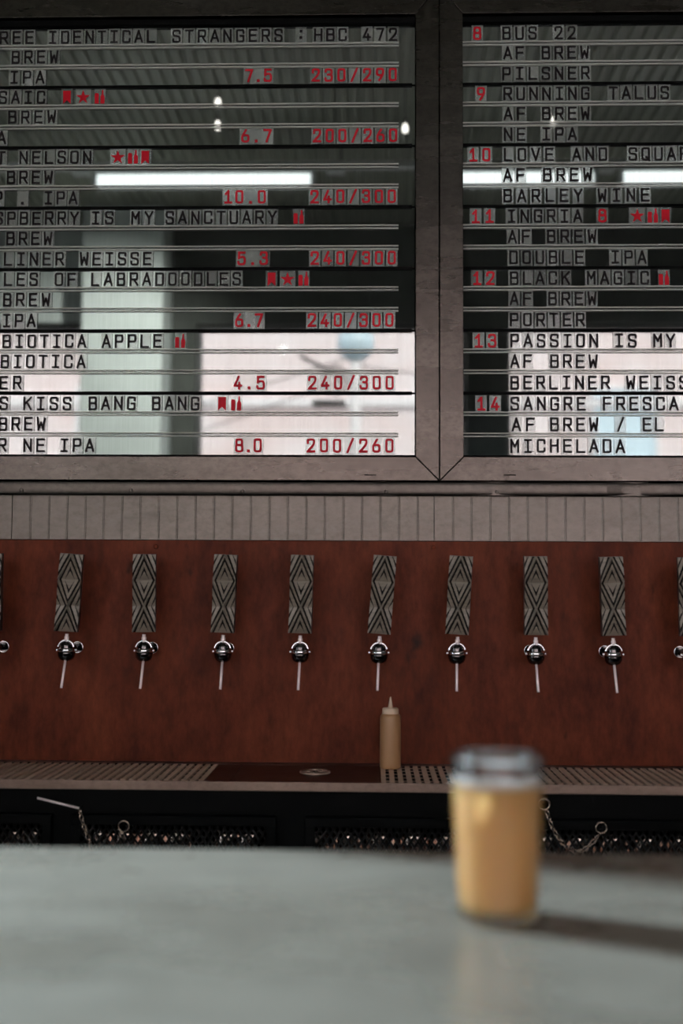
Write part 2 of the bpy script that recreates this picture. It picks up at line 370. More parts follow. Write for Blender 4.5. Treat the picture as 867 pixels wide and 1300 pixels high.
# ------------------------------------------------------------------ ceiling lights (seen mirrored)
DT = 3.9; ztube = vz(230, DT)
tk = thing('lighting_track', 'dim grey trunking rail carrying the tube lights under the ceiling', 'light rail', (0, -DT, ztube+0.079))
B(-2.6, 2.9, -0.025, 0.025, -0.005, 0.03).build('rail', M_fixture, tk)
for xx in (vx(425, DT), vx(99, DT), vx(770, DT)): B(xx-.05, xx+.05, -.04, .04, -.03, -.0055).build('junction_box', M_fixture, tk)
for xx in (-2.2, -.2, 1.9): MB().rod((xx, 0, .03), (xx, 0, ZC-ztube-.079), .006, 6).build('hanger', M_darkmetal, tk)
for a, b, lab in ((118, 396, 'long glowing tube light mirrored in the left letter board'),
                  (540, 757, 'glowing tube light mirrored behind the words AF BREW on the right board'),
                  (790, 1066, 'glowing tube light mirrored at the right edge of the right board')):
    xa, xb = vx(a, DT), vx(b, DT)
    t = thing('tube_light', lab, 'tube light', ((xa+xb)/2, -DT, ztube), 'tube lights under the ceiling'); h = (xb-xa)/2
    mb = MB(); mb.prism([(-h, 0.035), (h, 0.035), (h, 0.072), (-h, 0.072)], -.05, .05); mb.build('housing', M_fixture, t)
    MB().lathe([(0.02, -h), (0.034, -h+.015), (0.034, h-.015), (0.02, h)], (0, 0, 0), 16, 0, Matrix.Rotation(math.pi/2, 3, 'Y')).build('tube', M_tube, t)
    for s in (-1, 1): B(s*h-.012, s*h+.012, -.03, .03, -.03, .04).build('end_cap', M_fixture, t)
for px, pys, lab in ((273, (131, 160), 'pair of small round bulbs one above the other, mirrored in the left board'),
                     (514, (165,), 'single small bulb mirrored at the right edge of the left board'),
                     (704, (158,), 'single small bulb mirrored over the words AF BREW below RUNNING TALUS')):
    D = 3.2; t = thing('pendant_lamp', lab, 'lamp', (vx(px, D), -D, ZC), 'small bare bulb pendants')
    zl = vz(pys[-1], D)-ZC
    MB().rod((0, 0, 0), (0, 0, zl+.03), .003, 6).build('cord', M_black, t)
    for py in pys:
        zz = vz(py, D)-ZC
        MB().lathe([(.003, -.015), (.010, -.012), (.014, 0), (.011, .014), (.007, .03)], (0, 0, zz), 12).build('bulb', M_bulb, t)
        MB().lathe([(.012, .028), (.012, .05)], (0, 0, zz), 10).build('socket', M_darkmetal, t)
cl = thing('spot_lamp', 'black metal spot lamp hung beyond the left end of the bar', 'lamp', (LAMP.x, LAMP.y, LAMP.z))
rq = (Vector((0.1, -1.45, 1.2))-LAMP).to_track_quat('-Z', 'Y').to_matrix()
MB().lathe([(0.03, .10), (.06, .09), (.07, .02), (.10, -.03), (.097, -.03), (.066, .02), (.055, .08)], (0, 0, 0), 20, 0, rq, caps=False).build('shade', M_darkmetal, cl)
MB().rod((0, 0, .1), (0, 0, ZC-LAMP.z), .006, 6).build('stem', M_darkmetal, cl)

# ------------------------------------------------------------------ letter boards
GP = 0.1402; GT = 2.7053; RP = GP/3
ZB = GT-7*GP                                     # bottom of glass 1.7239
XJ = 0.1402                                      # joint between the two boards
def chaikin(p, n=3):
    for _ in range(n):
        q = [p[0]]
        for a, b in zip(p[:-1], p[1:]):
            q.append((a[0]*.75+b[0]*.25, a[1]*.75+b[1]*.25)); q.append((a[0]*.25+b[0]*.75, a[1]*.25+b[1]*.75))
        q.append(p[-1]); p = q
    return p
rr = chaikin
def oval(x0, x1, y0, y1):
    xm = (x0+x1)/2; a = .27
    return rr([(xm, y1), (x1, y1), (x1, y1-a*1.2), (x1, y0+a*1.2), (x1, y0), (x0, y0), (x0, y0+a*1.2), (x0, y1-a*1.2), (x0, y1), (xm, y1)])
stem = [(-.5, 0), (-.5, 1)]
G = {
 'A': [[(-.55, 0), (0, 1)], [(0, 1), (.55, 0)], [(-.36, .3), (.36, .3)]],
 'B': [stem, rr([(-.5, 1), (.2, 1), (.46, 1), (.46, .53), (.2, .53), (-.5, .53)]), rr([(-.5, .53), (.2, .53), (.5, .53), (.5, 0), (.2, 0), (-.5, 0)])],
 'C': [rr([(.5, .72), (.5, 1), (0, 1), (-.5, 1), (-.5, .7), (-.5, .3), (-.5, 0), (0, 0), (.5, 0), (.5, .28)])],
 'D': [stem, rr([(-.5, 1), (.1, 1), (.5, 1), (.5, .7), (.5, .3), (.5, 0), (.1, 0), (-.5, 0)])],
 'E': [stem, [(-.5, 1), (.5, 1)], [(-.5, .52), (.38, .52)], [(-.5, 0), (.5, 0)]],
 'F': [stem, [(-.5, 1), (.5, 1)], [(-.5, .5), (.38, .5)]],
 'G': [rr([(.5, .75), (.5, 1), (0, 1), (-.5, 1), (-.5, .7), (-.5, .3), (-.5, 0), (0, 0), (.5, 0), (.5, .2), (.5, .48)]), [(.5, .48), (.05, .48)]],
 'H': [stem, [(.5, 0), (.5, 1)], [(-.5, .52), (.5, .52)]],
 'I': [[(0, 0), (0, 1)], [(-.42, 0), (.42, 0)], [(-.42, 1), (.42, 1)]],
 'K': [stem, [(.5, 1), (-.5, .42)], [(-.12, .62), (.52, 0)]],
 'L': [stem, [(-.5, 0), (.5, 0)]],
 'M': [stem, [(.5, 0), (.5, 1)], [(-.5, 1), (0, .45)], [(.5, 1), (0, .45)]],
 'N': [stem, [(.5, 0), (.5, 1)], [(-.5, 1), (.5, 0)]],
 'O': [oval(-.5, .5, 0, 1)],
 'P': [stem, rr([(-.5, 1), (.2, 1), (.5, 1), (.5, .45), (.2, .45), (-.5, .45)])],
 'Q': [oval(-.5, .5, 0, 1), [(.1, .25), (.55, -.08)]],
 'R': [stem, rr([(-.5, 1), (.2, 1), (.5, 1), (.5, .47), (.2, .47), (-.5, .47)]), [(.02, .47), (.54, 0)]],
 'S': [rr([(.5, .76), (.5, 1), (0, 1), (-.5, 1), (-.5, .56), (0, .52), (.5, .46), (.5, 0), (0, 0), (-.5, 0), (-.5, .24)])],
 'T': [[(0, 0), (0, 1)], [(-.52, 1), (.52, 1)]],
 'U': [rr([(-.5, 1), (-.5, .5), (-.5, 0), (0, 0), (.5, 0), (.5, .5), (.5, 1)])],
 'V': [[(-.54, 1), (0, 0)], [(0, 0), (.54, 1)]],
 'W': [[(-.54, 1), (-.36, 0)], [(-.36, 0), (0, .6)], [(0, .6), (.36, 0)], [(.36, 0), (.54, 1)]],
 'Y': [[(-.54, 1), (0, .48)], [(.54, 1), (0, .48)], [(0, .48), (0, 0)]],
 '0': [oval(-.45, .45, 0, 1)],
 '1': [[(.03, 0), (.03, 1)], [(.03, 1), (-.38, .74)], [(-.42, 0), (.48, 0)]],
 '2': [rr([(-.46, .72), (-.46, 1), (0, 1), (.46, 1), (.46, .62), (.1, .35), (-.48, 0)]), [(-.48, 0), (.5, 0)]],
 '3': [rr([(-.46, .8), (-.42, 1), (0, 1), (.45, 1), (.45, .54), (-.1, .54)]), rr([(-.1, .54), (.48, .54), (.48, 0), (0, 0), (-.46, 0), (-.48, .22)])],
 '4': [[(.2, 0), (.2, .5)], [(.1, 1), (-.48, .25)], [(-.48, .25), (.5, .25)]],
 '5': [[(.44, 1), (-.38, 1)], [(-.38, 1), (-.42, .5)], rr([(-.42, .55), (0, .64), (.48, .6), (.48, 0), (0, 0), (-.46, 0), (-.48, .2)])],
 '6': [rr([(.1, 1), (-.2, .75), (-.46, .45), (-.46, .2)]), oval(-.46, .46, 0, .56)],
 '7': [[(-.48, 1), (.48, 1)], [(.48, 1), (-.1, 0)]],
 '8': [oval(-.42, .42, .52, 1), oval(-.47, .47, 0, .54)],
 '9': [oval(-.46, .46, .44, 1), rr([(-.1, 0), (.2, .25), (.46, .55), (.46, .8)])],
 '/': [[(-.4, -.05), (.4, 1.05)]],
}
GW, GH, GS = 0.0147, 0.0262, 0.0042              # centre-line glyph box and stroke width
glyph_cache = {}
def glyph(ch, red):
    key = (ch, red)
    if key in glyph_cache: return glyph_cache[key]
    mb = MB(); Y0, Y1 = 0.0, 0.0004; s2 = (GS*1.08 if red else GS)/2
    def poly(p): mb.prism(p, -0.0004, 0)
    if ch == '.': poly([(-.003, -GH/2-.002), (.003, -GH/2-.002), (.003, -GH/2+.004), (-.003, -GH/2+.004)])
    elif ch == ':':
        for z in (-.009, .006): poly([(-.003, z), (.003, z), (.003, z+.006), (-.003, z+.006)])
    elif ch == '*':
        poly([((.0165 if i % 2 == 0 else .0063)*math.sin(math.pi*i/5), (.0165 if i % 2 == 0 else .0063)*math.cos(math.pi*i/5)-.001) for i in range(10)])
    elif ch == 'b':                              # bookmark ribbon
        poly([(-.0085, .014), (.0085, .014), (.0085, -.016), (.0035, -.011), (0, -.0075), (-.0035, -.011), (-.0085, -.016)])
    elif ch == 'i':                              # can and bottle
        poly([(-.0115, -.0155), (-.0025, -.0155), (-.0025, .006), (-.004, .0085), (-.010, .0085), (-.0115, .006)])
        poly([(.0015, -.0155), (.0105, -.0155), (.0105, .001), (.0078, .006), (.0075, .0155), (.0045, .0155), (.0042, .006), (.0015, .001)])
    else:
        for k, st in enumerate(G[ch]):
            pts = [Vector((x*GW, (y-.5)*GH)) for x, y in st]
            # drop repeats
            q = [pts[0]]
            for p in pts[1:]:
                if (p-q[-1]).length > 1e-5: q.append(p)
            L, Rr = [], []
            for i, p in enumerate(q):
                d0 = (q[i]-q[i-1]).normalized() if i else (q[1]-q[0]).normalized()
                d1 = (q[i+1]-q[i]).normalized() if i < len(q)-1 else d0
                closed = (q[0]-q[-1]).length < 1e-4
                if closed and i in (0, len(q)-1): d0 = (q[-1]-q[-2]).normalized(); d1 = (q[1]-q[0]).normalized()
                t = (d0+d1).normalized(); nrm = Vector((-t.y, t.x)); w = s2/max(.5, abs(Vector((-d0.y, d0.x)).dot(nrm)))
                e = Vector((0, 0))
                if not closed and i == 0: e = -d0*s2*.9
                if not closed and i == len(q)-1: e = d0*s2*.9
                L.append(p+nrm*w+e); Rr.append(p-nrm*w+e)
            yy = -0.0003-0.00004*k
            for i in range(len(q)-1):
                mb.face([(a.x, yy, a.y) for a in (L[i], L[i+1], Rr[i+1], Rr[i])])
    glyph_cache[key] = mb.mesh('letter', M_red if red else M_ink); return glyph_cache[key]
tile_n = MB().box(-.0128, .0128, -.001, .001, -.0188, .0188).mesh('letter_tile', M_tile)
tile_w = MB().box(-.0175, .0175, -.001, .001, -.0188, .0188).mesh('letter_tile', M_tile)

def board(name_label, x0, x1, xr0, xr1, rows, jpx):
    t = thing('letter_board', name_label, 'letter board', ((x0+x1)/2, 0, ZB))
    ox, oz = (x0+x1)/2, ZB
    def L(mb): mb.v = [(a-ox, b, c-oz) for a, b, c in mb.v]; return mb
    zo0, zo1 = 1.6672, GT+0.078; zi0, zi1 = 1.7205, GT+0.013
    fl = .0524; xi0, xi1 = x0+fl, x1-fl; e = .0006; yf, yb = -.026, .018
    quads = [('bottom_frame_rail', [(x0+e, zo0+e), (x1-e, zo0+e), (xi1-e, zi0), (xi0+e, zi0)]), ('top_frame_rail', [(x0+e, zo1), (xi0+e, zi1), (xi1-e, zi1), (x1-e, zo1)]),
             ('left_frame_stile', [(x0+e, zo0+3*e), (xi0, zi0+e), (xi0, zi1-e), (x0+e, zo1-3*e)]), ('right_frame_stile', [(x1-e, zo0+3*e), (x1-e, zo1-3*e), (xi1, zi1-e), (xi1, zi0+e)])]
    for nm, q in quads:
        L(MB().prism(q, yf, yb)).build('frame_rail' if 'rail' in nm else 'frame_stile', M_frame, t, bevel=.0012)
    L(B(x0+.004, x1-.004, .008, .018, zo0+.004, zo1-.004)).build('backing', M_black, t)
    for k in range(7):
        z1 = GT-k*GP-(.0005 if k == 0 else .002); z0 = GT-(k+1)*GP+.002; o = L(B(xi0+.001, xi1-.001, 0, .005, z0, z1)).build('mirror_panel', M_mirror, t)
        if k: L(B(xr0-.012 if xr0 > xi0+.03 else xi0+.001, xr1+.03 if xr1 < xi1-.02 else xi1-.001, -.004, -.0004, z1-.0012, z1+.0055)).build('panel_joint', M_black, t)
        else: L(B(xi0+.001, xi1-.001, -.012, .004, z1+.0005, zi1)).build('gasket', M_black, t)
        if k == 6: L(B(xi0+.001, xi1-.001, -.010, -.0005, z0-.003, z0)).build('gasket', M_black, t)
        for j in (1, 2):
            zc = GT-k*GP-j*RP+.001
            mb = B(xr0, xr1, -.0022, -.0005, zc-.0026, zc+.0026, 1); mb.box(xr0, xr1, -.0062, -.0005, zc+.0026, zc+.0045, 0); mb.box(xr0, xr1, -.0062, -.0005, zc-.0045, zc-.0026, 0)
            L(mb).build('letter_rail', [M_rail, M_railc], t)
    # small latch slot on the lower frame
    lp = onY(jpx, 603, yf)
    L(B(lp.x-.013, lp.x+.013, yf-.001, yf+.001, lp.z-.0012, lp.z+.0012)).build('latch_slot', M_black, t)
    for r, words in enumerate(rows):
        zc = GT-(r//3)*GP-(r % 3+.5)*RP+(.0008 if r % 3 == 1 else 0)
        pyy = 0
        for text, a, b in words:
            red = text[0] == '!'; tx = text[1:] if red else text
            for i, ch in enumerate(tx):
                px = a if len(tx) == 1 else a+(b-a)*i/(len(tx)-1)
                # column -> x on the tile plane at this height
                lo_, hi_ = 0, 1300
                for _ in range(22):
                    m_ = (lo_+hi_)/2
                    if onY(px, m_, -.0055).z > zc: lo_ = m_
                    else: hi_ = m_
                x = onY(px, m_, -.0055).x
                jz = random.uniform(-.0004, .0004)
                o = link('letter_tile', tile_w if ch == '*' else tile_n, t, (x-ox, -.0042, zc+jz-oz))
                o.rotation_euler.y = R(random.uniform(-.6, .6))
                nice = {'*': 'star', 'b': 'bookmark ribbon', 'i': 'can and bottle', '.': 'full stop', ':': 'colon', '/': 'slash'}.get(ch)
                o['label'] = 'clear plastic tile with a %s %s' % ('red' if red else 'black', nice or ('digit '+ch if ch.isdigit() else 'letter '+ch))
                q = link('symbol' if nice and ch in '*bi' else 'letter', glyph(ch, red), o, (0, -.0011, 0))
    return t
LROWS = [
 [('REE', 5, 37.5), ('IDENTICAL', 67, 191.6), ('STRANGERS', 224, 353.5), (':', 382, 0), ('HBC', 404, 435), ('472', 465.6, 499)],
 [('BREW', 20, 68.5)],
 [('IPA', 18, 50.8), ('!7.5', 316, 340), ('!230/290', 400.8, 498.6)],
 [('SAIC', 3.7, 52), ('!b', 85, 0), ('!*', 105.5, 0), ('!i', 126.8, 0)],
 [('BREW', 15.6, 65.4)],
 [('A', 2, 0), ('!6.7', 311.4, 339.4), ('!200/260', 402.4, 499)],
 [('T', 1.5, 0), ('NELSON', 30, 110.6), ('!*', 149.5, 0), ('!i', 169, 0), ('!b', 184.3, 0)],
 [('BREW', 14, 61.4)],
 [('P', -2, 0), ('.', 28.6, 0), ('IPA', 61.4, 92.8), ('!10.0', 289.6, 332.3), ('!240/300', 399.2, 497.3)],
 [('SPBERRY', -1.5, 94.4), ('IS', 121.5, 138.6), ('MY', 172, 189), ('SANCTUARY', 215.5, 345.6), ('!i', 379.3, 0)],
 [('BREW', 13.4, 60.7)],
 [('LINER', 10.3, 75.7), ('WEISSE', 106.8, 187), ('!5.3', 306.7, 334.8), ('!240/300', 399.5, 497.3)],
 [('LES', 10.3, 42.7), ('OF', 74.8, 91), ('LABRADOODLES', 121, 300.5), ('!b', 344.7, 0), ('!*', 365, 0), ('!i', 385.5, 0)],
 [('BREW', 9.3, 58.2)],
 [('IPA', 8.4, 39.6), ('!6.7', 303.6, 328.5), ('!240/300', 396, 494.3)],
 [('BIOTICA', 8.4, 103.7), ('APPLE', 134.9, 200), ('!i', 229, 0)],
 [('BIOTICA', 6.2, 102.8)],
 [('ER', 4.7, 21.8), ('!4.5', 302, 330.7), ('!240/300', 396.4, 494.6)],
 [('S', 4.7, 0), ('KISS', 35, 85), ('BANG', 117.8, 166.6), ('BANG', 198.4, 247.6), ('!b', 281.8, 0), ('!i', 300, 0)],
 [('BREW', 3.7, 52)],
 [('R', 2.5, 0), ('NE', 35, 51.4), ('IPA', 81.6, 113.7), ('!8.0', 303.6, 327), ('!200/260', 394.6, 494.3)],
]
RROWS = [
 [('!8', 605.8, 0), ('BUS', 643, 676), ('22', 709, 725.6)],
 [('AF', 644.5, 660), ('BREW', 693, 742)],
 [('PILSNER', 643, 743)],
 [('!9', 610.5, 0), ('RUNNING', 644.5, 743), ('TALUS', 778.6, 843.8)],
 [('AF', 645, 661.5), ('BREW', 693.5, 743)],
 [('NE', 645, 661.5), ('IPA', 693.5, 726.6)],
 [('!10', 600.5, 617.4), ('LOVE', 645, 697.5), ('AND', 732, 765.4), ('SQUAR', 803.4, 868.5)],
 [('AF', 644.5, 661), ('BREW', 694.9, 746)],
 [('BARLEY', 644.5, 734), ('WINE', 764.4, 819)],
 [('!11', 603.8, 621.4), ('INGRIA', 649.5, 733.3), ('!8', 764.7, 0), ('!*', 809, 0), ('!i', 829, 0), ('!b', 844.8, 0)],
 [('AF', 650.5, 667.7), ('BREW', 699.8, 751.5)],
 [('DOUBLE', 651.8, 735.6), ('IPA', 781, 815)],
 [('!12', 605.5, 622.4), ('BLACK', 652.8, 718), ('MAGIC', 750.5, 818.3), ('!i', 843, 0)],
 [('AF', 652.8, 669.4), ('BREW', 701.5, 751.5)],
 [('PORTER', 652.8, 736.6)],
 [('!13', 607.5, 624.7), ('PASSION', 653.5, 753.8), ('IS', 786, 802.8), ('MY', 835, 851.4)],
 [('AF', 653.5, 670), ('BREW', 704, 753)],
 [('BERLINER', 653.5, 768.7), ('WEISSE', 800.8, 885)],
 [('!14', 610.8, 628.7), ('SANGRE', 653.5, 738), ('FRESCA', 771, 855.4)],
 [('AF', 655.5, 673.3), ('BREW', 704, 753.8), ('/', 788, 0), ('EL', 821.6, 837)],
 [('MICHELADA', 653.5, 787.5)],
]
board('left letter board, clear tiles on dark mirror, with red prices such as 240/300', XP+.005, XJ, XP+.06, .0505, LROWS, 470)
board('right letter board, clear tiles on dark mirror, beers numbered 8 to 14 in red', XJ, 1.9, XJ+.0535, 1.84, RROWS, 647)

# ------------------------------------------------------------------ trim, ribbed cladding
z686 = onY(433, 686, -.003).z; z628 = onY(433, 628.5, -.018).z
mb = MB(); n = 10; pts = []
for i in range(n+1):
    a = math.pi*i/n; pts.append((-.018-.0045*math.sin(a)**.6, z628+(1.6665-z628)*(1-math.cos(a))/2))
nx = 90; xA, xB = XP, 1.9; dents = [onY(631, 625, 0).x, onY(800, 625, 0).x, onY(490, 625, 0).x]
def yoff(x, z):
    d = 0
    for q, s in zip(dents, (.006, .006, .003)): d += s*math.exp(-((x-q)/.028)**2)
    if x > .2: d += .002*(.5+.5*math.sin(x*37))
    return d
for i in range(nx):
    xa, xb = xA+(xB-xA)*i/nx, xA+(xB-xA)*(i+1)/nx
    for (ya, za), (yb, zb_) in zip(pts[:-1], pts[1:]):
        k = 1-abs((za+zb_)/2-(z628+.013))/.03
        mb.face([(xa, ya+yoff(xa, za)*k, za), (xb, ya+yoff(xb, za)*k, za), (xb, yb+yoff(xb, zb_)*k, zb_), (xa, yb+yoff(xa, zb_)*k, zb_)], 0, True)
mb.box(xA, xB, -.0175, .018, z628, 1.6665)
tr = struct('trim_1', mb, M_trim)
for px in (27.6, 166, 308, 490, 631, 800):
    p = onY(px, 624 if px > 300 else 622, -.022)
    MB().lathe([(.0042, 0), (.0042, .0025), (.003, .0035)], (p.x, -.0215+yoff(p.x, 0), p.z), 12, 0, Matrix.Rotation(math.pi/2, 3, 'X')).build('screw', M_screw, tr)
cl = thing('metal_cladding', 'strip of grey ribbed metal cladding between the letter boards and the rust-red panel', 'cladding', (0, 0, z686))
jx = [XP, onY(15.5, 655, 0).x, onY(551, 655, 0).x, 1.16, 1.9]
hgt = z628-z686-.0005
for a, b in zip(jx[:-1], jx[1:]):
    mb = MB(); a += .0009; b -= .0009; p = [(a, .001)]; x = a+.0405
    while x < b-.01:
        p += [(x-.0022, -.001), (x-.0010, -.0019), (x+.0010, -.0019), (x+.0022, -.001)]; x += .0407
    p.append((b, -.001)); p[0] = (a, -.001)
    for (x0, y0), (x1, y1) in zip(p[:-1], p[1:]): mb.face([(x0, y0, 0), (x1, y1, 0), (x1, y1, hgt), (x0, y0, hgt)])
    mb.box(a, b, -.0009, .014, 0, hgt)
    mb.build('ribbed_panel', M_clad, cl)
struct('trim_2', B(XP, 1.9, .014, .02, 1.0, 1.7), M_black)

# ------------------------------------------------------------------ rust panel
zr0 = 1.0566
rp = thing('rusted_panel', 'wide rust-brown steel splashback behind the row of taps', 'wall panel', (0, 0, zr0))
B(XP, 1.9, -.006, .013, 0, z686-zr0-.0015).build('sheet', M_rust, rp, bevel=.001)
for px, py in ((198, 694), (550, 695)):
    p = onY(px, py, -.006); MB().lathe([(.0055, 0), (.005, .0025), (.003, .003)], (p.x, -.006, p.z-zr0), 14, 0, Matrix.Rotation(math.pi/2, 3, 'X')).build('screw', M_rust, rp)

# ------------------------------------------------------------------ taps
YT = -.096
def handle_mesh():
    W2, H, T = .0238, .163, .030; nu, nv = 44, 150; mb = MB()
    def Lv(v):
        v = v % .6667
        return v/.3333 if v < .3333 else (.6667-v)/.3333
    def hf(u, v):
        au = abs(u); L = Lv(v); d = (au-L)*.78; inside = au < L
        vv = v % .6667; up = vv < .3333
        if inside: base = (-.021*(vv/.3333) if up else -.021*((.6667-vv)/.3333)) + .011
        else: base = (-.008+.014*(vv/.3333)) if up else (-.008+.014*((.6667-vv)/.3333))
        gr = 0; dark = 0
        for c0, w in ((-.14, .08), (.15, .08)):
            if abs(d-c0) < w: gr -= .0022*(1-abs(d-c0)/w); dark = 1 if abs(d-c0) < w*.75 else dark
        ap = (1-abs(au)*2.4)
        for c0, w in ((-.44, .085), (.50, .075)):
            if c0 < 0: ww = w*max(0, ap)
            else: ww = w*max(0, 1-(1-au)*2.2)
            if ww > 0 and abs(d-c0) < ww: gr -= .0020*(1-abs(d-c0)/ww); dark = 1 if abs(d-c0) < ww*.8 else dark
        return base+gr, dark
    P = {}
    for i in range(nu+1):
        for j in range(nv+1):
            u = -1+2*i/nu; v = j/nv; h, _ = hf(u, v); P[i, j] = len(mb.v)
            mb.v.append((u*W2, -T/2-h*.8, H*(1-v)))
    for i in range(nu):
        for j in range(nv):
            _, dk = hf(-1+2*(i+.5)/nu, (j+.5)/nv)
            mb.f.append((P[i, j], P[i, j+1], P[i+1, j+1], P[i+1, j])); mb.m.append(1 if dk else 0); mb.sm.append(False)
    Q = {}
    for i in range(nu+1):
        for j in (0, nv): Q[i, j] = len(mb.v); mb.v.append(((-1+2*i/nu)*W2, T/2, H*(1-j/nv)))
    for i in range(nu):
        mb.f.append((P[i, 0], P[i+1, 0], Q[i+1, 0], Q[i, 0])); mb.f.append((P[i, nv], Q[i, nv], Q[i+1, nv], P[i+1, nv])); mb.m += [2, 2]; mb.sm += [False]*2
    mb.f.append(tuple([P[0, j] for j in range(nv+1)]+[Q[0, nv], Q[0, 0]])); mb.f.append(tuple([P[nu, j] for j in range(nv, -1, -1)]+[Q[nu, 0], Q[nu, nv]]))
    mb.f.append((Q[0, 0], Q[nu, 0], Q[nu, nv], Q[0, nv])); mb.m += [2]*3; mb.sm += [False]*3
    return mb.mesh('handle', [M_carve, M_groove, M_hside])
HM = handle_mesh()
rx90 = Matrix.Rotation(math.pi/2, 3, 'X')
body = MB()
body.lathe([(.004, -.0245), (.009, -.024), (.0145, -.0205), (.0175, -.0145), (.0184, -.008), (.0180, -.005), (.0150, -.004), (.0140, .004), (.0145, .008), (.012, .012), (.008, .017), (.004, .022)], (0, 0, 0), 28)
BM = body.mesh('faucet_body', M_chromedark)
bnd = MB().lathe([(.0150, -.0068), (.0178, -.0062), (.0192, -.003), (.0192, -.001), (.0178, .0020), (.0150, .0024)], (0, 0, 0), 28, caps=False)
for q in (-1, 1): bnd.lathe([(.0032, 0), (.0032, .003), (.002, .004)], (q*.0185, 0, -.002), 10, 0, Matrix.Rotation(q*math.pi/2, 3, 'Y'))
BD = bnd.mesh('ring_band', M_chrome)
BO = MB().torus((0, -.006, .0030), .0156, .0024, rx90, 1.06, 20, 10, 0, R(8), R(172)).mesh('bonnet_bow', M_chrome)
CO = MB().lathe([(.0048, .0), (.0048, .010), (.0036, .011), (.0036, .016)], (0, -.004, .016), 14).mesh('collar', M_spout)
sp = MB(); sp.rod((0, -.006, -.020), (0, -.034, -.078), .0026, 12); SPM = sp.mesh('spout', M_spout)
SH = MB().rod((0, .008, .0), (0, .0925, .0), .008, 16).mesh('shank', M_chromedark)
FL = MB().torus((0, .0885, 0), .0118, .0014, rx90, 1.0, 28, 8).lathe([(.0105, 0), (.0105, .002)], (0, .0905, 0), 24, 1, rx90).mesh('wall_flange', [M_chrome, M_chromedark])
taps = [(-13, 0, 0, 8, 'cut off by the left edge of the photo'), (84.5, 3.3, -1.0, 8, 'leftmost of the fully visible taps, handle leaning right'),
        (183, -.4, 0, 8, 'second full tap from the left, handle upright'), (283, 2.0, 0, 1, 'third full tap from the left, handle leaning slightly right'),
        (381, 1.5, 0, 0, 'fourth full tap from the left, handle almost upright'), (481, 4.4, 0, 0, 'above the squeeze bottle, handle leaning clearly right'),
        (580, 3.4, 1.5, -6, 'first tap to the right of the squeeze bottle, above the beer glass'), (680, -.2, 2, -3, 'second tap right of the squeeze bottle, handle upright'),
        (778.5, -1.8, 2, -4, 'rightmost of the fully visible taps, handle leaning left'), (877.5, -1, 0, -10, 'cut off by the right edge of the photo')]
for px, tilt, sp_r, yw, lab in taps:
    p = onY(px, 824+(px-85)*.008, YT)
    t = thing('beer_tap', 'carved-handle beer tap, '+lab, 'beer tap', (p.x, YT, p.z), 'beer taps on the rust-brown panel')
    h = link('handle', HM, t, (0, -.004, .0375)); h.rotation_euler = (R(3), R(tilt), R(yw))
    link('faucet_body', BM, t); link('bonnet_bow', BO, t); link('ring_band', BD, t); c = link('collar', CO, t); c.rotation_euler.y = R(tilt*.6)
    s = link('spout', SPM, t); s.rotation_euler.y = R({381: 1.0, 481: 2.2, 580: 2.0}.get(px, 0))
    link('shank', SH, t); link('wall_flange', FL, t)

# ------------------------------------------------------------------ drip tray
ZT = 1.0584
dt = thing('drip_tray', 'long brown-tinted steel drip tray with slotted grilles below the taps', 'drip tray', (0, 0, ZT))
mb = MB(); mb.box(XP, 1.9, -.268, -.262, -.0175, 0); mb.box(XP, 1.9, -.262, -.256, -.0175, -.0005)
mb.build('front_lip', M_tray, dt, bevel=.0012)
B(XP, 1.9, -.256, -.0065, -.0175, -.0135).build('basin', M_black, dt)
B(XP, 1.9, -.038, -.0065, -.0135, -.0003).build('rear_ledge', M_plate, dt)
bar = MB()
for k in range(5):
    y0 = -.2545+k*.0433; bar.box(-.0048, .0048, y0, y0+.0415, -.004, 0)
bar.box(-.0040, .0040, -.2545, -.0385, -.0045, -.0012)
BARM = bar.mesh('grille_bar', M_bars)
x = -.3365
while x > XP+.01: link('grille_bar', BARM, dt, (x, 0, -.0002)); x -= .0171
x = .0185
while x < 1.88: link('grille_bar', BARM, dt, (x, 0, -.0002)); x += .0171
for a, b in ((XP, -.3305), (.0125, 1.9)):
    mb = MB()
    for y in (-.25, -.2105, -.168, -.125, -.082, -.043): mb.box(a, b, y-.0008, y+.0008, -.0057, -.0046)
    mb.build('cross_wires', M_bars, dt)
B(-.3305, -.2805, -.2555, -.0385, -.0135, -.0008).build('blank_plate', M_plate, dt)
pl = B(-.2785, .0120, -.2555, -.0385, -.0135, -.0008).build('rinser_plate', M_plate, dt)
q = onY(400, 978, 0); rc = (onY(400, 979, -.14).x, -.14)
mb = MB(); mb.torus((rc[0], rc[1], .0005), .028, .0035, None, 1, 28, 8)
for k in range(6):
    a = k*math.pi/3; mb.rod((rc[0], rc[1], .002), (rc[0]+.027*math.cos(a), rc[1]+.027*math.sin(a), .001), .0016, 6)
mb.build('rinser_ring', M_tray, pl)

# squeeze bottle
pb_ = onY(495.5, 973, -.075)
sb = thing('squeeze_bottle', 'tan plastic squeeze bottle with pale pointed nozzle standing on the drip tray', 'squeeze bottle', (pb_.x, -.075, ZT))
k = 2.425/F
MB().lathe([(.0, .0), (.0195, 0), (.0218, .0025), (.0222, .01), (.0218, .1), (.0214, .108), (.0185, .1125), (.0165, .113)], (0, 0, 0), 28).build('body', M_squeeze, sb)
MB().lathe([(.0165, .1125), (.0172, .1135), (.0168, .1235), (.0150, .125), (.0055, .1255)], (0, 0, 0), 28).build('cap', M_cap, sb)
MB().lathe([(.0055, .1255), (.0048, .128), (.0016, .147), (.001, .148)], (0, 0, 0), 16).build('nozzle', M_cap, sb)

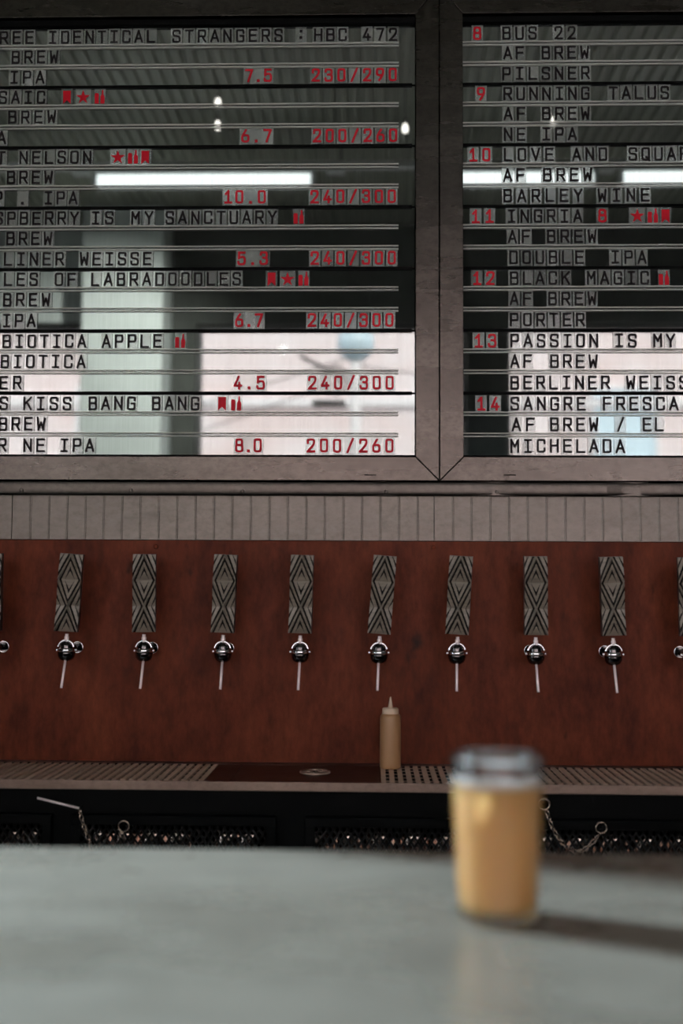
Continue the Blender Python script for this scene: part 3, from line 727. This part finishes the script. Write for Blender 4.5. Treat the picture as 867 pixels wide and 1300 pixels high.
# ------------------------------------------------------------------ fridge under the tray
YF = -.250
fr = thing('back_bar_fridge', 'black back-bar cabinet with mesh-fronted doors under the drip tray', 'cabinet', (0, YF, 0))
zl = onY(433, 1037, YF).z
mb = MB(); mb.box(XP, 1.9, 0, .23, 1.0, 1.0400); mb.box(XP, 1.9, .0, .02, zl+.0015, 1.0); mb.box(XP, 1.9, .2, .23, .06, 1.0); mb.box(XP, 1.9, 0, .2, .06, .10)
xd = [(XP+.01, onY(67, 1040, YF).x), (onY(92, 1040, YF).x, onY(351, 1040, YF).x), (onY(388, 1040, YF).x, 1.0), (1.05, 1.88)]
for a, b in ((xd[0][1]+.001, xd[1][0]-.001), (xd[1][1]+.001, xd[2][0]-.001), (1.001, 1.049)): mb.box(a, b, .0, .2, .1, zl+.0015)
mb.build('carcass', M_cab, fr)
for a, b in xd:
    d = MB(); r = .026; d.box(a, b, -.012, .006, zl-.018, zl); d.box(a, b, -.012, .006, .12, .15); d.box(a, a+r*.7, -.012, .006, .15, zl-.018); d.box(b-r*.7, b, -.012, .006, .15, zl-.018)
    dr = d.build('door', M_cab, fr, bevel=.001)
    mw = MB(); x0, x1 = a+r*.7, b-r*.7; z1 = zl-.018; z0 = .70; st = .0135; hh = z1-z0; x = x0-hh*.62
    def seg(xa, za, xb, zb2):                    # clip a slanted wire to the opening
        if xb < xa: xa, za, xb, zb2 = xb, zb2, xa, za
        if xb <= x0 or xa >= x1: return
        if xa < x0: za += (zb2-za)*(x0-xa)/(xb-xa); xa = x0
        if xb > x1: zb2 = za+(zb2-za)*(x1-xa)/(xb-xa); xb = x1
        if xb-xa > .001: mw.rod((xa, -.003, za), (xb, -.003, zb2), .0026, 4)
    while x < x1:
        seg(x, z0, x+hh*.62, z1); seg(x+hh*.62, z0, x, z1); x += st
    mg = mw.build('mesh_screen', M_meshwire, dr); mg['kind'] = 'stuff'
# cans behind the mesh
canm = MB().lathe([(.022, 0), (.029, .006), (.0305, .012), (.0305, .105), (.028, .113), (.0255, .1165), (.0255, .118), (.0235, .1165)], (0, 0, 0), 24).mesh('body', M_can)
lidm = MB().lathe([(.0, .0), (.0234, 0)], (0, 0, .1163), 20, caps=False).mesh('lid', M_can)
shz = .838
B(XP+.01, 1.88, .022, .198, shz-.008-0, shz).build('shelf', M_cab, fr)
cx = [onY(p, 1060, -.19).x for p in (20, 46, 125, 160, 195, 228, 290, 318)] + [onY(400, 1060, -.19).x+.0655*i for i in range(14)]
for i, x in enumerate(cx):
    t = thing('drink_can', 'dull metal drink can standing in the dark behind the mesh door of the black cabinet', 'can', (x, -.19, shz), 'cans behind the mesh doors')
    link('body', canm, t); link('lid', lidm, t)

# ------------------------------------------------------------------ chains
def chain(label, pts, hook=None, ringr=.0115, rings=(0, -1), group=None):
    P = [onY(px, py, YF-.018-.004) for px, py in pts]
    t = thing('padlock_chain', label, 'chain', P[0], group); o = Vector(P[0])
    # smooth the line then walk along it
    Q = [(p.x, p.z) for p in P]; Q = chaikin(Q, 3) if len(Q) > 2 else Q
    L = .0098; d = 0; acc = 0; cent = []
    seg_len = [math.dist(a, b) for a, b in zip(Q[:-1], Q[1:])]; tot = sum(seg_len); n = max(2, int(tot/L))
    for i in range(n):
        s = (i+.5)*tot/n; j = 0
        while j < len(seg_len)-1 and s > seg_len[j]: s -= seg_len[j]; j += 1
        a, b = Q[j], Q[j+1]; f = s/seg_len[j]; cent.append((a[0]+(b[0]-a[0])*f, a[1]+(b[1]-a[1])*f, math.atan2(b[1]-a[1], b[0]-a[0])))
    lm = MB().torus((0, 0, 0), .0038, .0011, None, 1.65, 14, 6).mesh('link', M_brass)
    for i, (x, z, a) in enumerate(cent):
        k = link('link', lm, t, (x-o.x, 0, z-o.z))
        k.rotation_euler = (Matrix.Rotation(-a, 3, 'Y') @ Matrix.Rotation(R(45 if i % 2 else -45), 3, 'X') @ Matrix.Rotation(0, 3, 'Z')).to_euler()
    return t, o
ring_m = MB().torus((0, 0, 0), .0103, .0013, rx90, 1, 28, 8).mesh('ring', M_brass)
t, o = chain('thin metal chain drooping between two rings, right of the beer glass', [(694, 1029), (700, 1050), (716, 1074), (735, 1084), (752, 1070), (760, 1060)])
for px, py in ((691, 1021), (763.5, 1051)):
    p = onY(px, py, YF-.022); link('ring', ring_m, t, p-o)
    B(-.002, .002, 0, .030, -.002, .002).build('eyelet', M_cab, t, p-o+Vector((0, .001, -.0)))
t, o = chain('thin metal chain hanging from a slim pinkish rod at the lower left', [(101, 1028), (106, 1048), (117, 1078)])
a, b = onY(47.5, 1013, YF-.022), onY(100.5, 1026, YF-.022)
MB().rod(a-o, b-o, .0023, 10).build('rod', M_spout, t)
B(-.002, .002, 0, .022, -.002, .002).build('eyelet', M_cab, t, b-o)
p = onY(157, 1049, YF-.022)
t = thing('key_ring', 'small metal ring hooked on the black cabinet door at the lower left', 'ring', p)
link('ring', ring_m, t); B(-.002, .002, 0, .014, -.012, -.009).build('eyelet', M_cab, t)
MB().torus((-.004, 0, -.016), .0045, .001, rx90, 1, 14, 6).build('link', M_brass, t)

# ------------------------------------------------------------------ bar counter in front
zb_t = 1.1323
bc = thing('bar_counter', 'blurred grey polished counter top across the bottom of the photo', 'counter', (0, -1.6, 0))
mb = MB(); prof = [(-.45, zb_t-.045)]
for i in range(7):
    a = math.pi/2*i/6; prof.append((.421-.012+.012*math.sin(a) if False else .4095+.0125*math.cos(a), zb_t-.0125+.0125*math.sin(a)))
prof = [(-.42, zb_t-.05), (.422, zb_t-.05)]+prof[1:]+[(-.42, zb_t)]
k = len(mb.v); n = len(prof)
for x in (-1.5, 1.9): mb.v += [(x, y, z) for y, z in prof]
for i in range(n):
    j = (i+1) % n; mb.f.append((i, j, n+j, n+i)); mb.m.append(0); mb.sm.append(False)
mb.f += [tuple(range(n-1, -1, -1)), tuple(range(n, 2*n))]; mb.m += [0, 0]; mb.sm += [False]*2
mb.build('counter_top', M_bar, bc)
B(-1.42, 1.82, -.25, .25, 0, zb_t-.0505).build('counter_base', M_wood, bc)

# ------------------------------------------------------------------ beer glass
gt = thing('beer_glass', 'pint glass of hazy golden beer standing on the grey counter', 'beer glass', (.1113, -1.45, zb_t))
GHt = .1425
outer = [(.0, 0.0003), (.029, .0003), (.0325, .0012), (.0345, .003), (.0352, .006), (.0353, .010), (.0365, .03), (.0416, GHt-.0045), (.0422, GHt-.0032), (.0428, GHt-.0015), (.0428, GHt), (.0422, GHt+.0014), (.0413, GHt+.0018)]
inner = [(.0404, GHt+.0012), (.0397, GHt), (.0397, GHt-.0018), (.0401, GHt-.004), (.0352, .03), (.0332, .0125), (.030, .0105), (.0, .010)]
MB().lathe(outer+inner, (0, 0, 0), 64, caps=False).build('glass', M_glass, gt)
bz = .1195
def rin(z): return .0332+(.0352-.0332)*(z-.0125)/.0175 if z < .03 else .0352+(.0405-.0352)*(z-.03)/(GHt-.002-.03)
e = .0004
MB().lathe([(0, .0095), (.0300, .0095), (rin(.0135)+e, .0135), (rin(.03)+e, .03), (rin(.08)+e, .08), (rin(bz)+e, bz), (0, bz)], (0, 0, 0), 64).build('beer', M_beer, gt)
MB().lathe([(0, bz+.0003), (rin(bz)+.0004, bz+.0003), (rin(bz+.0075)+.0003, bz+.0075), (.02, bz+.0062), (0, bz+.006)], (0, 0, 0), 64).build('foam', M_foam, gt)
